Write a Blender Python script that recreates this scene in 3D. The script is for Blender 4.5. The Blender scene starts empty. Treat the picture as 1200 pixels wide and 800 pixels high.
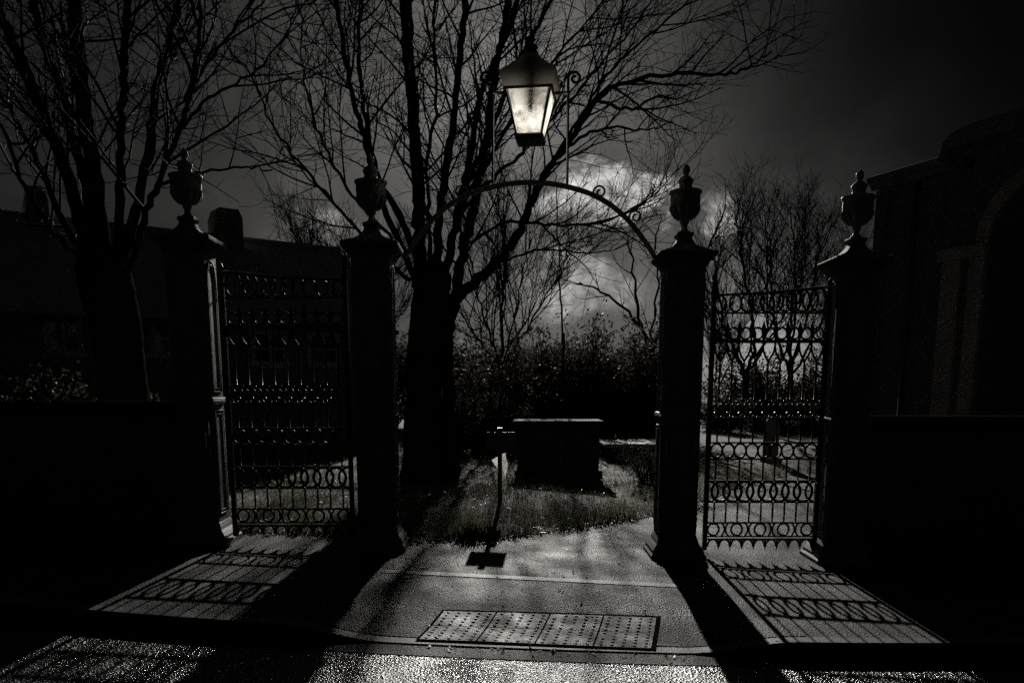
import bpy, math, random
import numpy as np
from mathutils import Vector
R = math.radians
rng = random.Random(7)
sc = bpy.context.scene
col = sc.collection

# ------------------------------------------------------------------ camera model
F, TH, PY, HOR, H = 938.0, math.atan(0.161), 606.0, 453.0, 1.6
CT, ST = math.cos(TH), math.sin(TH)
def ray(px, py):
    cx, cy = (px - 600) / F, -(py - PY) / F
    return np.array([cx, CT + cy * ST, -ST + cy * CT])
def at(px, py, Y):
    d = ray(px, py); k = Y / d[1]
    return Vector((d[0] * k, Y, H + d[2] * k))
SL = -0.03
def gz(x, y=0.0): return SL * max(-12, min(12, x))
def gnd(px, py, off=0.0):
    d = ray(px, py); k = (off - H) / (d[2] - SL * d[0])
    return Vector((d[0] * k, d[1] * k, gz(d[0] * k) + off))
cam = bpy.data.cameras.new('camera'); co = bpy.data.objects.new('camera', cam); col.objects.link(co)
cam.sensor_width = 36; cam.lens = F / 1200 * 36; cam.shift_y = (PY - 400) / 1200
cam.clip_start = .05; cam.clip_end = 3000
co.location = (0, 0, H); co.rotation_euler = (R(90) - TH, 0, 0)
sc.camera = co
D = gnd(600, 650).y          # front face of the gate piers
YG = D + .23                 # centre line of piers and gates

# ------------------------------------------------------------------ helpers
def tag(o, label=None, cat=None, group=None, kind=None):
    if label: o['label'] = label
    if cat: o['category'] = cat
    if group: o['group'] = group
    if kind: o['kind'] = kind
    return o
def empty(name, loc, label, cat, group=None, rz=0):
    o = bpy.data.objects.new(name, None); o.empty_display_size = .1
    o.location = loc; o.rotation_euler = (0, 0, rz); col.objects.link(o)
    return tag(o, label, cat, group)
class MB:
    def __init__(s): s.v = []; s.f = []; s.smooth = True
    def poly(s, pts):
        n = len(s.v); s.v += [tuple(p) for p in pts]; s.f.append(tuple(range(n, n + len(pts))))
    def box(s, a, b):
        x0, y0, z0 = a; x1, y1, z1 = b; n = len(s.v)
        s.v += [(x, y, z) for z in (z0, z1) for y in (y0, y1) for x in (x0, x1)]
        for q in ((0,2,3,1),(4,5,7,6),(0,1,5,4),(2,6,7,3),(0,4,6,2),(1,3,7,5)): s.f.append(tuple(n + i for i in q))
    def loft(s, rings, cap=True, closed=True):
        n = len(s.v); m = len(rings[0])
        for r in rings: s.v += [tuple(p) for p in r]
        for i in range(len(rings) - 1):
            for j in range(m if closed else m - 1):
                a = n + i * m + j; b = n + i * m + (j + 1) % m
                s.f.append((a, b, b + m, a + m))
        if cap:
            s.f.append(tuple(n + j for j in reversed(range(m))))
            s.f.append(tuple(n + (len(rings) - 1) * m + j for j in range(m)))
    def lathe(s, prof, c=(0,0), n=20):
        s.loft([[(c[0] + r * math.cos(2*math.pi*k/n), c[1] + r * math.sin(2*math.pi*k/n), z) for k in range(n)] for r, z in prof])
    def square(s, prof, c=(0,0)):
        s.loft([[(c[0]+h*a, c[1]+h*b, z) for a, b in ((-1,-1),(1,-1),(1,1),(-1,1))] for h, z in prof])
    def tube(s, pts, rad, n=6, closed=False, cap=True):
        P = np.array([tuple(p) for p in pts], float); m = len(P)
        rad = np.broadcast_to(np.asarray(rad, float), (m,))
        if closed: T = np.roll(P, -1, 0) - np.roll(P, 1, 0)
        else: T = np.gradient(P, axis=0)
        T /= np.linalg.norm(T, axis=1)[:, None] + 1e-9
        mt = np.abs(T).mean(0); ref = np.zeros(3); ref[int(np.argmin(mt))] = 1
        A = np.cross(T, ref); A /= np.linalg.norm(A, axis=1)[:, None] + 1e-9
        B = np.cross(T, A); th = np.arange(n) * 2 * math.pi / n
        V = P[:, None] + rad[:, None, None] * (np.cos(th)[None, :, None] * A[:, None] + np.sin(th)[None, :, None] * B[:, None])
        b = len(s.v); s.v += [tuple(q) for q in V.reshape(-1, 3)]
        for i in range(m if closed else m - 1):
            k = (i + 1) % m
            for j in range(n):
                l = (j + 1) % n
                s.f.append((b+i*n+j, b+i*n+l, b+k*n+l, b+k*n+j))
        if cap and not closed:
            s.f.append(tuple(b + j for j in range(n))); s.f.append(tuple(b + (m-1)*n + j for j in reversed(range(n))))
    def ball(s, c, r, n=8):
        s.loft([[(c[0]+r*math.sin(a)*math.cos(2*math.pi*k/n), c[1]+r*math.sin(a)*math.sin(2*math.pi*k/n), c[2]-r*math.cos(a)) for k in range(n)]
                for a in [math.pi*(i+.02)/(5.04) for i in range(6)]])
    def build(s, name, mat, parent=None, loc=(0,0,0), smooth=None):
        me = bpy.data.meshes.new(name); me.from_pydata(s.v, [], s.f); me.materials.append(mat)
        if smooth is None: smooth = s.smooth
        if smooth: me.shade_smooth()
        o = bpy.data.objects.new(name, me); col.objects.link(o); o.location = loc
        if parent: o.parent = parent
        return o
def bevel(o, w, seg=2):
    m = o.modifiers.new('bevel', 'BEVEL'); m.width = w; m.segments = seg; m.limit_method = 'ANGLE'; m.angle_limit = R(35)
    return o
def kids(o): return [c for c in bpy.data.objects if c.parent == o]
def dup(root, loc=None, rz=None, scale=None, label=None):
    r = root.copy(); col.objects.link(r)
    if loc is not None: r.location = loc
    if rz is not None: r.rotation_euler = (0, 0, rz)
    if scale is not None: r.scale = scale
    if label: r['label'] = label
    for c in kids(root):
        k = c.copy(); col.objects.link(k); k.parent = r
        for g in kids(c):
            h = g.copy(); col.objects.link(h); h.parent = k
    return r

# ------------------------------------------------------------------ materials
def mat(name, c, rough=.7, metal=0, spec=.5, var=.25, vs=6.0, bumps=(), coord='Object', c2=None, rvar=0, transl=0):
    m = bpy.data.materials.new(name); m.use_nodes = True; t = m.node_tree; N = t.nodes; L = t.links
    b = N['Principled BSDF']; b.inputs['Roughness'].default_value = rough; b.inputs['Metallic'].default_value = metal
    b.inputs['Specular IOR Level'].default_value = spec
    tc = N.new('ShaderNodeTexCoord')
    no = N.new('ShaderNodeTexNoise'); no.inputs['Scale'].default_value = vs; no.inputs['Detail'].default_value = 6
    L.new(tc.outputs[coord], no.inputs['Vector'])
    cr = N.new('ShaderNodeValToRGB'); cr.color_ramp.elements[0].position = .3; cr.color_ramp.elements[1].position = .7
    ca = tuple(x * (1 - var) for x in c); cb = c2 if c2 else tuple(min(1, x * (1 + var)) for x in c)
    cr.color_ramp.elements[0].color = (*ca, 1); cr.color_ramp.elements[1].color = (*cb, 1)
    L.new(no.outputs['Fac'], cr.inputs['Fac']); L.new(cr.outputs['Color'], b.inputs['Base Color'])
    if rvar:
        mr = N.new('ShaderNodeMapRange'); mr.inputs[3].default_value = rough - rvar; mr.inputs[4].default_value = rough + rvar
        mr.inputs[1].default_value = .35; mr.inputs[2].default_value = .65
        L.new(no.outputs['Fac'], mr.inputs[0]); L.new(mr.outputs[0], b.inputs['Roughness'])
    prev = None
    for kind, scl, dist, st in bumps:
        bp = N.new('ShaderNodeBump'); bp.inputs['Distance'].default_value = dist; bp.inputs['Strength'].default_value = st
        if kind == 'n':
            x = N.new('ShaderNodeTexNoise'); x.inputs['Scale'].default_value = scl; x.inputs['Detail'].default_value = 3; o = x.outputs['Fac']
        elif kind == 'v':
            x = N.new('ShaderNodeTexVoronoi'); x.inputs['Scale'].default_value = scl; o = x.outputs['Distance']
        elif kind == 'brick':
            x = N.new('ShaderNodeTexBrick'); x.inputs['Scale'].default_value = scl; o = x.outputs['Fac']
            x.inputs['Mortar Size'].default_value = .012
            bp.invert = True
        L.new(tc.outputs[coord], x.inputs['Vector']); L.new(o, bp.inputs['Height'])
        if prev: L.new(prev.outputs[0], bp.inputs['Normal'])
        prev = bp
    if prev: L.new(prev.outputs[0], b.inputs['Normal'])
    if transl:
        tr = N.new('ShaderNodeBsdfTranslucent'); mx = N.new('ShaderNodeMixShader'); mx.inputs[0].default_value = transl
        L.new(cr.outputs['Color'], tr.inputs['Color']); L.new(b.outputs[0], mx.inputs[1]); L.new(tr.outputs[0], mx.inputs[2])
        L.new(mx.outputs[0], N['Material Output'].inputs['Surface'])
    return m
M = {}
M['stone'] = mat('weathered_stone', (.15,.146,.142), .66, bumps=(('n',45,.004,.6),('n',8,.01,.4)), vs=5)
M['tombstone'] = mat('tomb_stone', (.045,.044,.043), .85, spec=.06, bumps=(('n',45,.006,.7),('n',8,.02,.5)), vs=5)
M['mossy'] = mat('mossy_stone', (.11,.108,.1), .8, spec=.2, bumps=(('n',45,.005,.7),('n',9,.012,.5)), vs=7, var=.45)
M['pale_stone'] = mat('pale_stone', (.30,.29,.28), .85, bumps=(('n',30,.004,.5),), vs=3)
M['brick'] = mat('dark_brick', (.13,.115,.112), .85, bumps=(('brick',4,.006,.9),('n',60,.003,.5)), vs=4)
M['wallbrick'] = mat('boundary_brick', (.1,.09,.088), .85, bumps=(('brick',4,.006,.9),('n',60,.003,.5)), vs=4)
M['slate'] = mat('slate_roof', (.2,.2,.2), .7, bumps=(('brick',3.2,.01,.9),('n',20,.004,.4)), vs=3)
M['iron'] = mat('black_painted_iron', (.02,.02,.02), .32, spec=.6, bumps=(('n',120,.0015,.5),), vs=40, rvar=.08)
M['archiron'] = mat('lantern_lit_iron', (.4,.39,.37), .55, bumps=(('n',90,.002,.5),), vs=25, rvar=.1)  # pale base colour stands in for lantern light on the arch
M['darkmetal'] = mat('dark_lantern_metal', (.03,.028,.026), .5, bumps=(('n',90,.0015,.5),), vs=25)
M['bark'] = mat('bark', (.019,.018,.017), .95, spec=.0, bumps=(('n',22,.02,.8),('n',70,.006,.7)), vs=8)
M['twig'] = mat('twig_bark', (.02,.018,.017), .8, spec=.04, vs=8)
M['road'] = mat('wet_road_asphalt', (.021,.021,.021), .29, spec=.34, bumps=(('v',58,.009,1.0),('n',150,.004,.7)), vs=2.2, rvar=.1, coord='Object')
M['tarmac'] = mat('drive_tarmac', (.017,.0165,.016), .62, spec=.075, bumps=(('n',120,.012,.9),('v',70,.012,.9)), vs=1.6, var=.45, rvar=.1)
M['pave'] = mat('pavement_tarmac', (.033,.032,.031), .66, spec=.1, bumps=(('n',120,.012,.9),('v',70,.012,.9)), vs=2, var=.35, rvar=.08)
M['kerb'] = mat('kerb_stone', (.06,.06,.058), .65, spec=.2, bumps=(('n',60,.005,.7),), vs=6, var=.3)
M['slab'] = mat('tactile_slab', (.018,.0178,.017), .6, spec=.10, bumps=(('n',90,.005,.8),('n',22,.006,.5)), vs=4.0, var=.8, rvar=.12)
M['joint'] = mat('bitumen_joint', (.016,.016,.016), .9, spec=.0, bumps=(('n',90,.004,.6),), vs=6)
M['soil'] = mat('lawn_soil', (.035,.032,.025), .9, bumps=(('n',30,.03,.8),), vs=3)
M['grass'] = mat('grass_blades', (.11,.112,.078), .5, vs=1.3, var=.5, transl=.4)
M['leaf'] = mat('shrub_leaf', (.06,.048,.04), .6, spec=.22, vs=2.0, var=.5, c2=(.085,.06,.05), transl=.42)
M['evleaf'] = mat('evergreen_leaf', (.028,.03,.023), .7, spec=.12, vs=2.0, var=.4, transl=.4)
M['litter'] = mat('dry_leaf', (.22,.18,.13), .5, vs=30, var=.4, transl=.3)
M['sign'] = mat('sign_back_metal', (.06,.06,.06), .4, vs=10)
M['paper'] = mat('pale_sheet', (.8,.78,.75), .6, vs=9, var=.1, transl=.7)
M['render'] = mat('pale_wall_render', (.32,.3,.29), .85, bumps=(('n',40,.004,.5),), vs=3)
M['darkpaint'] = mat('dark_paint', (.03,.03,.035), .5, vs=5)
M['winglass'] = mat('window_glass', (.05,.05,.055), .08, spec=.8, vs=2)
# lantern glass: thin dusty pane, part clear and part scattering
def glass_mat():
    m = bpy.data.materials.new('dusty_lantern_glass'); m.use_nodes = True; t = m.node_tree; N = t.nodes; L = t.links
    N.remove(N['Principled BSDF'])
    tr = N.new('ShaderNodeBsdfTransparent'); tl = N.new('ShaderNodeBsdfTranslucent'); gl = N.new('ShaderNodeBsdfGlossy'); gl.inputs['Roughness'].default_value = .3
    tc = N.new('ShaderNodeTexCoord'); no = N.new('ShaderNodeTexNoise'); no.inputs['Scale'].default_value = 6.5; no.inputs['Detail'].default_value = 5; no.inputs['Distortion'].default_value = 1.0
    L.new(tc.outputs['Object'], no.inputs['Vector'])
    cr = N.new('ShaderNodeValToRGB'); cr.color_ramp.elements[0].position = .32; cr.color_ramp.elements[0].color = (.28,.27,.24,1)
    cr.color_ramp.elements[1].position = .52; cr.color_ramp.elements[1].color = (.95,.92,.85,1)
    L.new(no.outputs['Fac'], cr.inputs['Fac']); L.new(cr.outputs['Color'], tl.inputs['Color'])
    mx = N.new('ShaderNodeMixShader'); mx.inputs[0].default_value = .55; L.new(tr.outputs[0], mx.inputs[1]); L.new(tl.outputs[0], mx.inputs[2])
    m2 = N.new('ShaderNodeMixShader'); m2.inputs[0].default_value = .02; L.new(mx.outputs[0], m2.inputs[1]); L.new(gl.outputs[0], m2.inputs[2])
    L.new(m2.outputs[0], N['Material Output'].inputs['Surface']); return m
M['glass'] = glass_mat()
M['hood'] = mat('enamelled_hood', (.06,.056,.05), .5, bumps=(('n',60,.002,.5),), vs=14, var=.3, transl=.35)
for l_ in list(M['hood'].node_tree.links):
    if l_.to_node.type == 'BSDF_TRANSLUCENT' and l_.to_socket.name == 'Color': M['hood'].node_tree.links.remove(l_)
HN = M['hood'].node_tree.nodes; HL = M['hood'].node_tree.links        # glow painted into the hood colour: pale at the foot, dark above
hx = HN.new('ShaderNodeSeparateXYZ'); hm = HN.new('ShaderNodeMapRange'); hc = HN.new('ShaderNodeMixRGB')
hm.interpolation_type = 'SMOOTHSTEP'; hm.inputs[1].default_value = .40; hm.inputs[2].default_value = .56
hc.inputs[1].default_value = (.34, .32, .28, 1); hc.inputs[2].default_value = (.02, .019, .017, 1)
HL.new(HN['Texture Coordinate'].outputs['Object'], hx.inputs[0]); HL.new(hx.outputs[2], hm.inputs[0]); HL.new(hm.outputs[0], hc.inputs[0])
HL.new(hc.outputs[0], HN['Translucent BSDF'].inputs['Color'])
M['tubeglass'] = mat('lamp_tube', (.06,.06,.055), .2, vs=10, transl=.3)

# ------------------------------------------------------------------ sun and sky
SUN = Vector(ray(640, 100)).normalized()
elev = math.asin(SUN.z); az = math.atan2(SUN.x, SUN.y)
sl = bpy.data.lights.new('sun', 'SUN'); sl.energy = 4.2; sl.angle = R(.5); sl.color = (1, .965, .91)
so = bpy.data.objects.new('sun', sl); col.objects.link(so); so.rotation_euler = SUN.to_track_quat('Z', 'Y').to_euler(); so.location = (0, 20, 30)

w = bpy.data.worlds.new('World'); sc.world = w; w.use_nodes = True
t = w.node_tree; N = t.nodes; L = t.links; bg = N['Background']
class E:                                   # tiny node-expression helper
    def __init__(s, o): s.o = o
    def _b(s, op, other, rev=False):
        n = N.new('ShaderNodeMath'); n.operation = op
        for i, q in enumerate((other, s) if rev else (s, other)):
            if isinstance(q, E): L.new(q.o, n.inputs[i])
            else: n.inputs[i].default_value = q
        return E(n.outputs[0])
    def __add__(s, q): return s._b('ADD', q)
    __radd__ = __add__
    def __mul__(s, q): return s._b('MULTIPLY', q)
    __rmul__ = __mul__
    def __sub__(s, q): return s._b('SUBTRACT', q)
    def __rsub__(s, q): return s._b('SUBTRACT', q, True)
    def __truediv__(s, q): return s._b('DIVIDE', q)
    def pw(s, q): return s._b('MAXIMUM', 0.0)._b('POWER', q)
    def mx(s, q): return s._b('MAXIMUM', q)
    def mn(s, q): return s._b('MINIMUM', q)
    def sm(s, a, b):
        n = N.new('ShaderNodeMapRange'); n.interpolation_type = 'SMOOTHSTEP'; L.new(s.o, n.inputs[0])
        n.inputs[1].default_value = a; n.inputs[2].default_value = b; return E(n.outputs[0])
tc = N.new('ShaderNodeTexCoord'); sep = N.new('ShaderNodeSeparateXYZ'); L.new(tc.outputs['Generated'], sep.inputs[0])
X, Yd, Z = E(sep.outputs[0]), E(sep.outputs[1]), E(sep.outputs[2])
def dot(px, py):
    d = Vector(ray(px, py)).normalized(); return X * d.x + Yd * d.y + Z * d.z
U = X / Yd.mx(.05); V = Z / Yd.mx(.05)
def noise(scale, detail=6, dist=0., off=0., rough=.55):
    cb = N.new('ShaderNodeCombineXYZ'); L.new(U.o, cb.inputs[0]); L.new(V.o, cb.inputs[1]); cb.inputs[2].default_value = off
    n = N.new('ShaderNodeTexNoise'); n.inputs['Scale'].default_value = scale; n.inputs['Detail'].default_value = detail
    n.inputs['Distortion'].default_value = dist; n.inputs['Roughness'].default_value = rough
    L.new(cb.outputs[0], n.inputs['Vector']); return E(n.outputs['Fac'])
def uv(px, py):
    d = ray(px, py); return d[0] / d[1], d[2] / d[1]
def _exp(e):
    n = N.new('ShaderNodeMath'); n.operation = 'EXPONENT'; L.new(e.o, n.inputs[0]); return n.outputs[0]
sky = N.new('ShaderNodeTexSky'); sky.sky_type = 'NISHITA'; sky.sun_disc = False; sky.sun_elevation = elev; sky.sun_rotation = az
bw = N.new('ShaderNodeRGBToBW'); L.new(sky.outputs[0], bw.inputs[0])
S = E(bw.outputs[0]) * .0006
ds = dot(622, 100)
S = S + ds.pw(70) * .135 + ds.pw(300) * .09 + ds.pw(13) * .029 + ds.pw(700) * .07
S = S + dot(400, 190).pw(26) * .014 + dot(100, 150).pw(30) * .007
S = S + dot(895, 420).pw(220) * .55 + dot(900, 320).pw(80) * .045 + dot(900, 430).pw(60) * .05 + dot(640, 370).pw(120) * .09 + dot(400, 300).pw(160) * .05
veil = noise(5, 6, .8, 9.0).sm(.35, .75)
S = S * (veil * .5 + .75)
def fbm(du, dv, scale, off, dist=.8):
    cb = N.new('ShaderNodeCombineXYZ'); L.new((U + du).o, cb.inputs[0]); L.new(((V + dv) * 1.25).o, cb.inputs[1]); cb.inputs[2].default_value = off
    n = N.new('ShaderNodeTexNoise'); n.inputs['Scale'].default_value = scale; n.inputs['Detail'].default_value = 8
    n.inputs['Distortion'].default_value = dist; n.inputs['Roughness'].default_value = .62
    L.new(cb.outputs[0], n.inputs['Vector']); return E(n.outputs['Fac'])
def cloud(blobs, scale, off, lo, hi, amp, edge, body, tilt=.0, du_=-.004, dv_=.016):
    # blobs: centre and half size (as seen in the sky) of each billow, and its weight
    m = None
    for px, py, rx, ry, wgt in blobs:
        u0, v0 = uv(px, py); a = (U - u0) * (940. / rx); b = (V - v0) * (940. / ry)
        g = E(_exp((a * a + b * b) * -1.)) * wgt
        m = g if m is None else m.mx(g)
    f0 = fbm(0., 0., scale, off); f1 = fbm(du_, dv_, scale, off); fine = fbm(.3, .1, scale * 3.2, off + 4, 1.6)
    d = (m + (f0 - .5) * amp + (fine - .5) * (amp * .35)).sm(lo, hi) * m.sm(.03, .2)
    lit = ((f0 - f1) * 3.2 + .34 + (fine - .5) * .9).mx(.05).mn(1.0)
    return d * (lit * edge + body), d
c1, m1 = cloud([(690,208,34,20,1.),(722,208,34,17,.95),(755,216,30,15,.9),(700,232,56,22,.9),(775,240,34,16,.7),(735,258,70,16,.55),(842,262,24,34,.6)], 13, 1.0, .16, .70, 1.3, 1.05, .085)
c2, m2 = cloud([(668,302,26,18,1.),(684,320,34,22,.9),(650,345,50,30,.75),(720,352,50,22,.6)], 15, 5.0, .16, .8, 1.3, .40, .08)
c3, m3 = cloud([(372,256,34,15,.9),(402,276,54,18,.8),(330,292,44,14,.6)], 15, 2.0, .2, .85, 1.4, .2, .05)
S = S * (1 - m1 * .35) + c1 + c2 + c3
wisp = noise(16, 6, 1.5, 7.0).sm(.52, .75) * dot(512, 75).pw(1500)
S = S + wisp * .09
dark = 1 - dot(1250, 0).pw(9) * .85
S = S * dark.mx(.0)
S = S * Z.sm(-.12, .02) * Yd.sm(-.5, .5) + Z.sm(.35, 1.0) * .009
cc = N.new('ShaderNodeCombineColor')
for i, k in enumerate((1.0, .975, .945)): L.new((S * k).o, cc.inputs[i])
L.new(cc.outputs[0], bg.inputs['Color']); bg.inputs['Strength'].default_value = 1.0

# ------------------------------------------------------------------ ground
KP = [gnd(x, y, -.1) for x, y in ((131,733),(275,744),(415,752),(600,761),(770,767.5),(901,769),(1105,770))]     # foot of the kerb along the road
KC = np.polyfit([p.x for p in KP], [p.y for p in KP], 2)
def kerb_y(x):
    c = max(KP[0].x - .4, min(KP[-1].x + .4, x))
    return float(np.polyval(KC, c) + (x - c) * (2 * KC[0] * c + KC[1]))
def ss(a, b, x):
    q = max(0, min(1, (x - a) / (b - a))); return q * q * (3 - 2 * q)
XL, XR = gnd(445, 745).x, gnd(815, 765).x
def drop(x, y):
    return -.088 * ss(XL - .75, XL, x) * (1 - ss(XR, XR + .75, x)) * (1 - ss(.12, 1.25, y - kerb_y(x)))
def sheet(name, xs, rows, zf, m, parent=None):
    b = MB(); n = len(xs)
    V = [[(x, yf(x), zf(x, yf(x))) for x in xs] for yf in rows]
    for r in V: b.v += r
    for i in range(len(rows) - 1):
        for j in range(n - 1):
            a = i * n + j; b.f.append((a, a + 1, a + n + 1, a + n))
    return b.build(name, m, parent)
base = MB(); g = [-1500, -200, -40, -12, -6, 0, 6, 12, 40, 200, 1500]
o = sheet('ground', g, [(lambda x, y=y: y) for y in (-60, -5, 12, 40, 200, 2500)], lambda x, y: gz(x) - .3, M['soil']); tag(o, kind='structure')
o = sheet('road', [-30, -12, -6] + list(np.arange(-4, 4.1, .25)) + [6, 12, 30], [lambda x: -14., lambda x: kerb_y(x) - .002], lambda x, y: gz(x) - .1, M['road']); tag(o, kind='structure')
xs = [-30, -12, -6] + list(np.arange(-3.5, 3.6, .1)) + [6, 12, 30]
KW = .125
o = sheet('pavement', xs, [(lambda x, k=k: kerb_y(x) + KW + .004 + k * .1) for k in range(0, 14)] + [lambda x: D - .2, lambda x: D + 2.0], lambda x, y: gz(x) + drop(x, y), M['pave']); tag(o, kind='structure')
# kerb: individual stones are one continuous run
b = MB()
kx = list(np.arange(-9, 9.05, .1))
prof = [(0, -.3), (0, -.016), (.004, -.004), (.014, 0), (KW, .001), (KW, -.3)]
b.loft([[(x, kerb_y(x) + a, gz(x) + (drop(x, kerb_y(x) + .1) + z if z > -.2 else z)) for a, z in prof] for x in kx])
o = b.build('kerb', M['kerb'], smooth=False); tag(o, kind='structure')
b = MB()                                             # gutter line of worn stone at the dropped kerb
o = sheet('gutter', list(np.arange(-9, 9.1, .5)), [lambda x: kerb_y(x) - .2, lambda x: kerb_y(x) - .003], lambda x, y: gz(x) - .096, M['tarmac']); tag(o, kind='structure')
# drive through the gates, bending to the right behind them
lawn_edge = [gnd(*p) for p in ((-600,618),(280,622),(410,628),(485,634),(560,633),(610,629),(660,622),(715,613),(770,604),(830,586),(880,566),(930,556),(1000,551),(1200,547),(1500,545))]
def lawn_y(x):
    return lawn_y0(x) + .05 * math.sin(x * 5.3) * math.sin(x * 2.1 + 1) + .03 * math.sin(x * 13.7)
def lawn_y0(x):
    for p, q in zip(lawn_edge, lawn_edge[1:]):
        if p.x <= x <= q.x: return p.y + (q.y - p.y) * (x - p.x) / (q.x - p.x)
    return lawn_edge[0].y if x < lawn_edge[0].x else lawn_edge[-1].y
lawn_edge.sort(key=lambda p: p.x)
o = sheet('driveway', list(np.arange(-16, 16.1, .4)), [lambda x: D + 2.0, lambda x: max(D + 2.05, lawn_y(x) + .3)], lambda x, y: gz(x) + .002, M['tarmac']); tag(o, kind='structure')
o = sheet('drive_apron', list(np.arange(XL - .45, 2.0, .1)), [(lambda x, k=k: kerb_y(x) + KW + .5 * k) for k in np.linspace(.02, 2.2, 8)] + [lambda x: D + 2.], lambda x, y: gz(x) + drop(x, y) + .005, M['tarmac']); tag(o, kind='structure')
a0, a1 = gnd(440, 669), gnd(800, 687)
def th_y(x): return a0.y + (a1.y - a0.y) * (x - a0.x) / (a1.x - a0.x)
o = sheet('threshold_strip', list(np.arange(-1.15, 1.5, .1)), [lambda x: th_y(x) - .07, lambda x: th_y(x) + .05], lambda x, y: gz(x) + drop(x, y) + .010, M['kerb']); tag(o, kind='structure')
b = MB(); rs = random.Random(3)
lx = sorted(set(list(np.arange(-16, -4, .4)) + list(np.arange(-4, 6, .08)) + list(np.arange(6, 16.1, .4)) + [p.x for p in lawn_edge if abs(p.x) < 16]))
def lz(x, y):
    d = y - lawn_y(x); return gz(x) + .012 + .10 * ss(0, 1.5, d) + .05 * ss(0, 2, d) * (math.sin(x * 1.9 + y * .7) + math.sin(y * 1.3 - x)) * .5
o = sheet('lawn', [-60] + lx + [60], [(lambda x, k=k: lawn_y(x) + k) for k in (0, .15, .4, .8, 1.2, 1.7, 2.3, 3, 3.8, 4.8, 6, 8, 11, 15, 30, 80)], lz, M['soil']); tag(o, kind='structure')
# grass blades
def grass():
    v = []; f = []
    for _ in range(80000):
        y = lawn_edge[4].y + rs.random() ** 1.4 * 9.5
        x = rs.uniform(-.42, .42) * (y + 1) - .3
        d = y - lawn_y(x)
        if d < .06 * math.sin(x * 9.1) * math.sin(x * 23.7) + .02 + rs.gauss(0, .03): continue
        cl = .5 + .5 * math.sin(x * 3.1 + 1.3 * math.sin(y * 2.2)) * math.sin(y * 2.7 + x)
        if rs.random() > .35 + .65 * cl: continue
        wd_ = 1 + 1.9 * math.exp(-(d / .55) ** 2) * (.5 + .5 * math.sin(x * 7.3 + 2 * math.sin(x * 2.9)))
        h = rs.uniform(.035, .10) * (.6 + .9 * cl) * wd_; a = rs.uniform(0, 6.283); wd = rs.uniform(.002, .005) * wd_ ** .6
        lean = rs.uniform(.1, .9) * h; la = rs.uniform(0, 6.283)
        z = lz(x, y) - .01; ca, sa = math.cos(a) * wd, math.sin(a) * wd; n = len(v)
        mx, my = x + lean * .35 * math.cos(la), y + lean * .35 * math.sin(la)
        v += [(x - ca, y - sa, z), (x + ca, y + sa, z), (mx + ca * .7, my + sa * .7, z + h * .6), (mx - ca * .7, my - sa * .7, z + h * .6), (x + lean * math.cos(la), y + lean * math.sin(la), z + h)]
        f += [(n, n+1, n+2, n+3), (n+3, n+2, n+4)]
    m = MB(); m.v = v; m.f = f; return m
o = grass().build('grass', M['grass'], smooth=False); tag(o, 'rough short grass on the lawn behind the gates', 'grass', kind='stuff')
# dead leaves along the lawn edge
b = MB()
for _ in range(900):
    x = rs.uniform(-3.2, 1.6); y = lawn_y(x) + rs.gauss(-.02, .11); z = max(gz(x), lz(x, y) if y > lawn_y(x) else gz(x)) + rs.uniform(.01, .03)
    a = rs.uniform(0, 6.28); s_ = rs.uniform(.008, .024); n = Vector((rs.gauss(0,.5), rs.gauss(0,.5), 1)).normalized()
    e1 = n.cross(Vector((math.cos(a), math.sin(a), 0))).normalized(); e2 = n.cross(e1); c = Vector((x, y, z))
    b.poly([c - e1 * s_ * 1.5, c - e2 * s_ * .8, c + e1 * s_ * 1.5 + n * .006, c + e2 * s_ * .8])
for _ in range(150):
    x = rs.uniform(-1.5, 1.9); y = rs.uniform(kerb_y(x) - .25, D + .9) if rs.random() < .6 else kerb_y(x) + rs.gauss(-.03, .06)
    z = gz(x) + (drop(x, y) + .012 if y > kerb_y(x) else -.09)
    a = rs.uniform(0, 6.28); s_ = rs.uniform(.004, .016); n = Vector((rs.gauss(0,.3), rs.gauss(0,.3), 1)).normalized()
    e1 = n.cross(Vector((math.cos(a), math.sin(a), 0))).normalized(); e2 = n.cross(e1); c = Vector((x, y, z))
    b.poly([c - e1 * s_ * 1.5, c - e2 * s_ * .8, c + e1 * s_ * 1.5 + n * .008, c + e2 * s_ * .8])
o = b.build('leaf_litter', M['litter'], smooth=False); tag(o, 'dry fallen leaves scattered along the lawn edge', 'leaves', kind='stuff')

b = MB()
for _ in range(1100):
    x = rs.uniform(-4, 4.5); y = lawn_y(x) + .1 + rs.random() ** 1.6 * 5; z = lz(x, y) + rs.uniform(.015, .05)
    a = rs.uniform(0, 6.28); s_ = rs.uniform(.01, .026); n = Vector((rs.gauss(0,.5), rs.gauss(0,.5), 1)).normalized()
    e1 = n.cross(Vector((math.cos(a), math.sin(a), 0))).normalized(); e2 = n.cross(e1); c = Vector((x, y, z))
    b.poly([c - e1 * s_ * 1.5, c - e2 * s_ * .8, c + e1 * s_ * 1.5 + n * .008, c + e2 * s_ * .8])
o = b.build('lawn_leaves', M['litter'], smooth=False); tag(o, 'dry fallen leaves scattered through the grass of the lawn', 'leaves', kind='stuff')

# ------------------------------------------------------------------ tactile paving
q = [gnd(520, 719, -.062), gnd(770, 727, -.062), gnd(764, 759, -.075), gnd(490, 748, -.075)]
w0 = ((q[1] - q[0]).length + (q[2] - q[3]).length) / 2
tp = empty('tactile_paving', (q[3].x, q[3].y, q[3].z), 'worn blister paving slabs let into the drive at the dropped kerb', 'tactile paving')
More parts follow.
